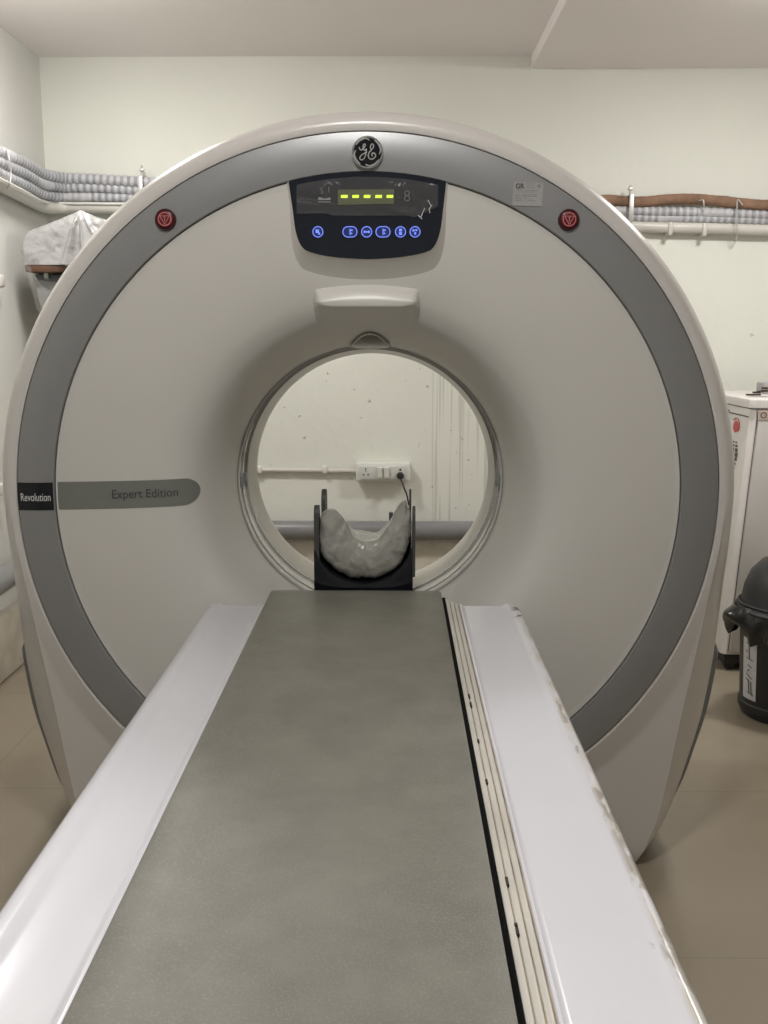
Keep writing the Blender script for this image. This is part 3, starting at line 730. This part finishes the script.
tag(obj('white_cable', MB().tube(wc_, .007, 8), WHITEP), 'thin white cable squeezed between hoses and conduit in the left corner', 'cable')
br = [wp(px, py+random.uniform(-.6, .6), .075) for px, py in ((560, 199), (590, 199), (612, 201), (640, 201.5), (665, 200), (690, 199.5), (715, 201), (735, 203), (768, 205), (830, 208))]
pts = resample(smoothpath(br, 8), .012)
m_ = MB().tube(pts, lambda i: .027+.004*noise.noise(Vector((i*.16, 0, 0)))+.002*noise.noise(Vector((i*.9, 4, 0))), 14)
tag(obj('insulated_pipe', m_, FOAM, angle=70), 'pipe in ragged brown foam insulation at the top of the right-hand run', 'pipe')
# clamps
def strap(px, y0, y1, label, off=.11, w=.012, post=0):
    a = wp(px, y0, off); b = wp(px, y1, off)
    m = MB(); m.box((a.x-w, WY-off-.003, b.z), (a.x+w, WY-off, a.z), .002); m.box((a.x-w, WY-off, a.z-.006), (a.x+w, WY, a.z), .001); m.box((a.x-w, WY-off, b.z), (a.x+w, WY, b.z+.006), .001)
    t = thing('pipe_clamp', label, 'pipe clamp', (a.x, WY, b.z), 'steel clamps on the pipe run')
    obj('strap', m, STEEL, t)
    m = MB().tube([(a.x, WY-off*.6, a.z-.01), (a.x, WY-off*.6, a.z+post)], .006, 8); m.box((a.x-.012, WY-off*.6-.012, a.z+post*.5), (a.x+.012, WY-off*.6+.012, a.z+post*.5+.012), .002)
    obj('bolt', m, STEEL, t)
strap(632, 194, 222, 'steel clamp nearest the gantry on the right-hand pipes', post=.05)
strap(140, 176, 205, 'steel clamp beside the gantry on the left-hand hoses', post=.06)
def tie(pts, label):
    tag(obj('wire_tie', MB().tube(smoothpath(pts, 4), .0035, 6), STEEL), label, 'wire tie')
tie([wp(742, 202, .09), wp(742.5, 205, .115), wp(737.5, 200, .115), wp(737, 222, .115), wp(736.5, 236, .10), wp(736, 240, .0)], 'thin wire tie hanging over the brown pipe near the right edge')
tie([wp(699, 201, .105), wp(703, 200, .115), wp(704, 206, .115), wp(703.5, 212, .10)], 'short wire hook on the brown pipe, between clamp and long tie')
tie([PX(6, 150, XL+.09), PX(9, 158, XL+.11), PX(11, 172, XL+.11), PX(9, 186, XL+.10), PX(5, 190, XL+.0)], 'wire loop around the hoses on the left wall')
for px, py, lab in ((703, 229.5, 'small saddle clip on the cream conduit at right, under the wire hook'), (669, 228.5, 'small saddle clip on the cream conduit nearest the gantry')):
    c = wp(px, py, .045); tag(obj('saddle_clip', MB().box((c.x-.011, WY-.082, c.z-.036), (c.x+.011, WY, c.z+.03), .006), CONDUIT), lab, 'clip', 'saddle clips')
# left-edge wall fittings
for (px, py, lab) in ((-1, 281, 'small cream wall fitting at the left edge, upper one'), (0, 489, 'small cream wall fitting at the left edge, beside the scanner badge')):
    c = PX(px, py, XL+.03)
    t = thing('wall_fitting', lab, 'wall fitting', (XL, c.y, c.z))
    obj('body', MB().box((XL, c.y-.03, c.z-.03), (XL+.05, c.y+.03, c.z+.03), .012, 3), CONDUIT, t)
    for dz in (.045, -.045): obj('screw', MB().box((XL, c.y-.012, c.z+dz-.012), (XL+.02, c.y+.012, c.z+dz+.012), .004), STEEL, t)

# ------------------------------------------------------------------ shelf with wrapped bundle, top left
SY = 4.85
zb0 = P(40, 272, SY).z; zb1 = P(40, 265.5, SY).z
xl = P(25, 268, SY).x
sh = thing('wooden_shelf', 'brown board shelf on the wall behind the upper left of the scanner', 'shelf', (-1.5, 5.2, zb0))
obj('board', MB().box((xl, SY, zb0), (-1.1, WY, zb1), .004), WOOD, sh)
for x in (xl+.06, -1.2):
    obj('bracket', MB().prism([(x, WY, zb0-.30), (x, WY, zb0), (x, SY+.08, zb0), (x, SY+.08, zb0-.02), (x, WY-.03, zb0-.30)], (.02, 0, 0)), STEEL, sh, smooth=False)
# bundle on the board
TL = [(23, 240), (26, 233), (45, 225), (62, 218), (75, 212.5), (80, 210), (86, 212.5), (97, 217), (112, 222), (135, 228)]
TLp = [P(a, b, SY) for a, b in TL]; TLx = [(p.x, p.z) for p in TLp]
x0_, x1_ = TLx[0][0], TLx[-1][0]
def bz(x): return interp(TLx, x)
pkx = P(80, 210, SY).x
def crease(x, z):
    '''folds fanning down from the tented peak'''
    d = bz(pkx)-z+.012; a = (x-pkx)/max(.02, d)
    return -.030*math.exp(-((a+.32)/.10)**2)-.022*math.exp(-((a-.05)/.07)**2)-.016*math.exp(-((a-.5)/.12)**2)
m_ = MB(); rows = []
for j in range(41):
    v_ = j/40; row = []
    for i in range(101):
        x = x0_+(x1_-x0_)*i/100; z = zb1+.003+(bz(x)-zb1-.003)*v_
        n1 = noise.noise(Vector((x*8, 0, z*8)))*.010+abs(noise.noise(Vector((x*22, 3, z*22))))*.007
        row.append(Vector((x, SY-.004+n1+crease(x, z)*min(1, 3*(1-v_)+.15)+.05*max(0, v_-.85)**1.0, z)))
    rows.append(row)
for t_ in (.1, .2, .3, .4, .5, .6):
    rows.append([Vector((p.x, SY+t_, p.z-.03*t_+noise.noise(Vector((p.x*9, t_*9, 0)))*.012)) for p in rows[40]])
m_.grid(rows)
lft = [[Vector((x0_+.002, SY+.6*k/6, rows[q][0].z)) if k else rows[q][0] for k in range(7)] for q in range(0, 41, 4)]
m_.grid(lft)
t = thing('wrapped_bundle', 'pale box wrapped in shiny plastic sheet on the brown shelf', 'wrapped box', (-1.5, 5.1, zb1))
obj('wrapping', m_, FILMW, t, angle=75)
# plastic tail hanging at the left end
rows = []
for k in range(12):
    u = k/11; a = P(20+u*18, 250+u*62, SY+.0); b = P(28+u*14, 252+u*60, SY+.02); c = P(25+u*16, 250+u*62, SY-.03)
    w = noise.noise(Vector((k*.7, 1, 0)))*.012
    rows.append([a+Vector((w, 0, 0)), c+Vector((w*.5, 0, 0)), b])
obj('hanging_film', MB().grid(rows), FILMC, t, angle=80)
p0 = P(34, 276, SY+.1); p1 = P(75, 330, SY+.1)
obj('under_box', MB().prism([(p0.x, SY+.1, zb0-.004), (p1.x+.3, SY+.1, zb0-.004), (p1.x+.3, SY+.1, p1.z-.1), (p0.x+.14, SY+.1, p1.z)], (0, .3, 0), bev=.006), CLOTHG, sh)
rows = []
for k in range(10):
    u = k/9; q1 = P(34+u*12, 280+u*45, SY+.05); q2 = P(60+u*4, 282+u*45, SY+.06)
    rows.append([q1.lerp(q2, s/5)+Vector((0, noise.noise(Vector((k*.6, s*.9, 3)))*.02, 0)) for s in range(6)])
obj('plastic_cover', MB().grid(rows), FILMC, sh, angle=80)

# ------------------------------------------------------------------ cabinet, right
cbx, cby, cbz = 1.615, 4.55, 1.285
cb = thing('equipment_cabinet', 'tall white equipment cabinet standing on castors right of the scanner', 'cabinet', (cbx+.3, cby+.35, 0))
cbx2, cby2 = 2.3, 5.3
def vprism(poly, z0, z1, bev=0): return MB().prism([(x, y, z1) for x, y in poly], (0, 0, z0-z1), bev=bev)
def lean(m):
    for v in m.v:
        if v.x < cbx+.06: v.x -= .075*(1-v.z/1.24)
    return m
body = [(cbx, cby+.02), (cbx+.02, cby), (cbx2, cby), (cbx2, cby2), (cbx, cby2)]
obj('body', lean(vprism(body, .085, 1.24, .004)), CABW, cb)
obj('top', vprism([(cbx-.012, cby+.01), (cbx+.012, cby-.014), (cbx2+.01, cby-.014), (cbx2+.01, cby2), (cbx-.012, cby2)], 1.245, cbz, .010), CABW, cb)
dr = obj('door', lean(MB().box((cbx+.032, cby-.012, .10), (cbx2-.02, cby+.002, 1.225), .004)), CABD, cb)
obj('door_seam', lean(MB().box((cbx+.026, cby-.003, .10), (cbx+.029, cby+.001, 1.225))), SEAM, cb)
def side(px, py): return PX(px, py, cbx-.002)
lc = side(737, 426.5)
m_ = MB(); m_.fan([(cbx-.002, lc.y+.038*math.cos(2*PI*i/24), lc.z+.028*math.sin(2*PI*i/24)) for i in range(24)])
obj('logo', lean(m_), REDL, cb)
m_ = MB().tube([(cbx-.003, lc.y+.052*math.cos(a), lc.z+.040*math.sin(a)) for a in [PI*.25+i*PI*.9/12 for i in range(13)]], .002, 5)
obj('logo_arc', lean(m_), REDL, cb)
m_ = MB(); m_.box((cbx-.003, lc.y-.15, lc.z+.055), (cbx, lc.y+.13, lc.z+.060)); m_.box((cbx-.003, lc.y+.12, lc.z+.055), (cbx, lc.y+.16, lc.z+.07))
obj('logo_lettering', lean(m_), DKTXT, cb, smooth=False)
m_ = MB()
for i, py in enumerate((442, 445.5, 449.5, 454, 458.5, 463.5, 467.5)):
    c = side(737, py); w = (.05, .07, .075, .085, .07, .04, .03)[i]; h = (.003, .005, .008, .010, .009, .006, .004)[i]
    m_.box((cbx-.003, c.y-w/2, c.z-h), (cbx, c.y-.01, c.z+h)); m_.box((cbx-.003, c.y+.01, c.z-h), (cbx, c.y+w/2, c.z+h))
obj('side_lettering', lean(m_), DKTXT, cb, smooth=False)
c = P(762, 415, cby)
m_ = MB(); m_.box((c.x-.022, cby-.014, c.z-.022), (c.x+.06, cby-.0125, c.z+.022))
st2 = obj('warning_sticker', m_, mat('sticker_cream', (.60, .48, .42), .5), dr)
obj('sticker_mark', ringstrip(c.x+.002, c.z, .014, .004, lambda x, z: cby-.0150), DKTXT, st2)
obj('plinth', MB().box((cbx-.055, cby+.015, .035), (cbx2-.03, cby2-.03, .09), .004), BLACKM, cb)
for x, y in ((cbx-.02, cby+.04), (cbx-.02, cby2-.08), (cbx2-.08, cby+.05), (cbx2-.08, cby2-.08)):
    w = obj('castor', MB().lathe([(y-.014, .001), (y-.014, .024), (y-.010, .0285), (y+.010, .0285), (y+.014, .024), (y+.014, .001)], (x, .0285), 20), BLACKM, cb)
    obj('castor_fork', MB().box((x-.017, y-.02, .035), (x+.017, y+.02, .07), .004), STEEL, w)
# things on the cabinet
kx = P(760, 397, 4.72)
kt = thing('key_bunch', 'small bunch of dark keys lying on top of the white cabinet', 'keys', (kx.x+.02, 4.72, cbz))
for i, (dx, dy, a, l) in enumerate(((-.03, 0, .2, .07), (0, .03, 1.0, .06), (.03, -.02, -.4, .07), (.05, .03, .5, .06))):
    m = MB(); ca, sa = math.cos(a), math.sin(a); bx0, by0 = kx.x+dx, 4.72+dy; z = cbz+.006+i*.010
    q = [(l*.5, -.005), (l*.5, .005), (0, .006), (-.004, .016), (-.03, .018), (-.034, 0), (-.03, -.018), (-.004, -.016), (0, -.006)]
    m.prism([(bx0+u*ca-v_*sa, by0+u*sa+v_*ca, z) for u, v_ in q], (0, 0, .008)); obj('key', m, mat('dark_bronze', (.07, .05, .035), .4, metal=.5), kt)
obj('key_ring', MB().tube([(kx.x+.01+.022*math.cos(i*PI/8), 4.72+.022*math.sin(i*PI/8), cbz+.026) for i in range(17)], .0025, 6), mat('dark_bronze', (.07, .05, .035), .4, metal=.5), kt)
gx = P(763.5, 388, 4.95)
tag(obj('small_box', MB().box((gx.x, 4.95, cbz), (gx.x+.12, 5.05, cbz+.055), .004), mat('grey_card', (.36, .34, .35), .5)), 'little grey box behind the keys on the white cabinet', 'box')

# ------------------------------------------------------------------ waste bin
BX, BY = 1.640, 4.02
bn = thing('waste_bin', 'black lidded waste bin beside the white cabinet, cut by the right edge', 'waste bin', (BX, BY, 0))
obj('bin_body', MB().lathe([(0, .001), (0, .165), (.01, .175), (.03, .180), (.035, .186), (.06, .186), (.065, .180), (.40, .197), (.42, .205)], (BX, BY), 48, 'Z'), BLACKM, bn)
rows = []
for k in range(9):
    u = k/8; row = []
    for j in range(72):
        a = 2*PI*j/72; rag = noise.noise(Vector((math.cos(a)*3, math.sin(a)*3, 1)))
        r = .212+.018*math.sin(u*PI)+.012*u*math.sin(a*17+u*2)+.02*u*rag
        # bunched corner sticking out to the left
        d = abs((a-PI*1.02+PI) % (2*PI)-PI); r += .06*math.exp(-(d/.22)**2)*(.25+.75*math.sin(u*PI*.85+.2))
        z = .475-u*(.135+.05*rag-.05*math.exp(-(d/.3)**2))
        row.append((BX+r*math.cos(a), BY+r*math.sin(a), z))
    rows.append(row)
obj('bin_liner', MB().grid(rows, closed_u=True), BAG, bn, angle=70)
obj('lid', MB().lathe([(.44, .205), (.445, .222), (.460, .224), (.470, .218), (.475, .205), (.49, .198), (.55, .188), (.61, .165), (.655, .125), (.675, .075), (.682, .001)], (BX, BY), 48, 'Z'), BLACKM, bn)
obj('lid_rim', MB().lathe([(.476, .206), (.482, .212), (.488, .206)], (BX, BY), 48, 'Z'), BLACKM, bn)
def bsurf(a, z, off=.002):
    r = .180+(.197-.180)*(z-.065)/.335+off; return (BX+r*math.cos(a), BY+r*math.sin(a), z)
a0, a1 = math.radians(186), math.radians(211)
lab = obj('bin_label', MB().grid([[bsurf(a0+(a1-a0)*i/10, z) for i in range(11)] for z in (.085, .15, .2, .25, .30, .345)]), mat('white_label', (.55, .55, .56), .5), bn)
def lpt(u, w): # u across 0..1, w up 0..1
    return bsurf(a0+(a1-a0)*u, .085+.26*w, .0045)
m_ = MB()
for q in ([(.35, .93), (.6, .90)], [(.5, .92), (.55, .68)], [(.35, .68), (.78, .66)], [(.3, .80), (.42, .78)], [(.45, .57), (.72, .54)], [(.55, .50), (.4, .46)], [(.35, .42), (.75, .35)], [(.3, .33), (.5, .31)], [(.5, .33), (.58, .12)], [(.68, .3), (.74, .1)], [(.42, .12), (.85, .09)]):
    m_.tube([lpt(q[0][0]+(q[1][0]-q[0][0])*i/4, q[0][1]+(q[1][1]-q[0][1])*i/4) for i in range(5)], .0016, 5)
obj('label_lettering', m_, DKTXT, lab)

# ------------------------------------------------------------------ scale to metres, camera, world
bpy.context.view_layer.update()
done = set()
for ob in list(C.objects):
    ob.location = ob.location*S
    if ob.type == 'MESH' and ob.data.name not in done:
        ob.data.transform(Matrix.Scale(S, 4)); done.add(ob.data.name)
    if '_w' in ob: del ob['_w']
cam = bpy.data.cameras.new('camera'); co = bpy.data.objects.new('camera', cam); C.objects.link(co)
co.matrix_world = Matrix.Translation(EYE*S) @ Rm.to_4x4()
cam.sensor_fit = 'VERTICAL'; cam.sensor_height = 24; cam.sensor_width = 18; cam.lens = 24*1000/1024; cam.clip_start = .02
scene.camera = co
w = bpy.data.worlds.new('world'); scene.world = w; w.use_nodes = True
w.node_tree.nodes['Background'].inputs[0].default_value = (.9, .95, 1, 1); w.node_tree.nodes['Background'].inputs[1].default_value = .05
scene.view_settings.view_transform = 'Standard'; scene.view_settings.look = 'None'; scene.view_settings.gamma = 1
scene.view_settings.use_curve_mapping = False; scene.view_settings.exposure = 0.13
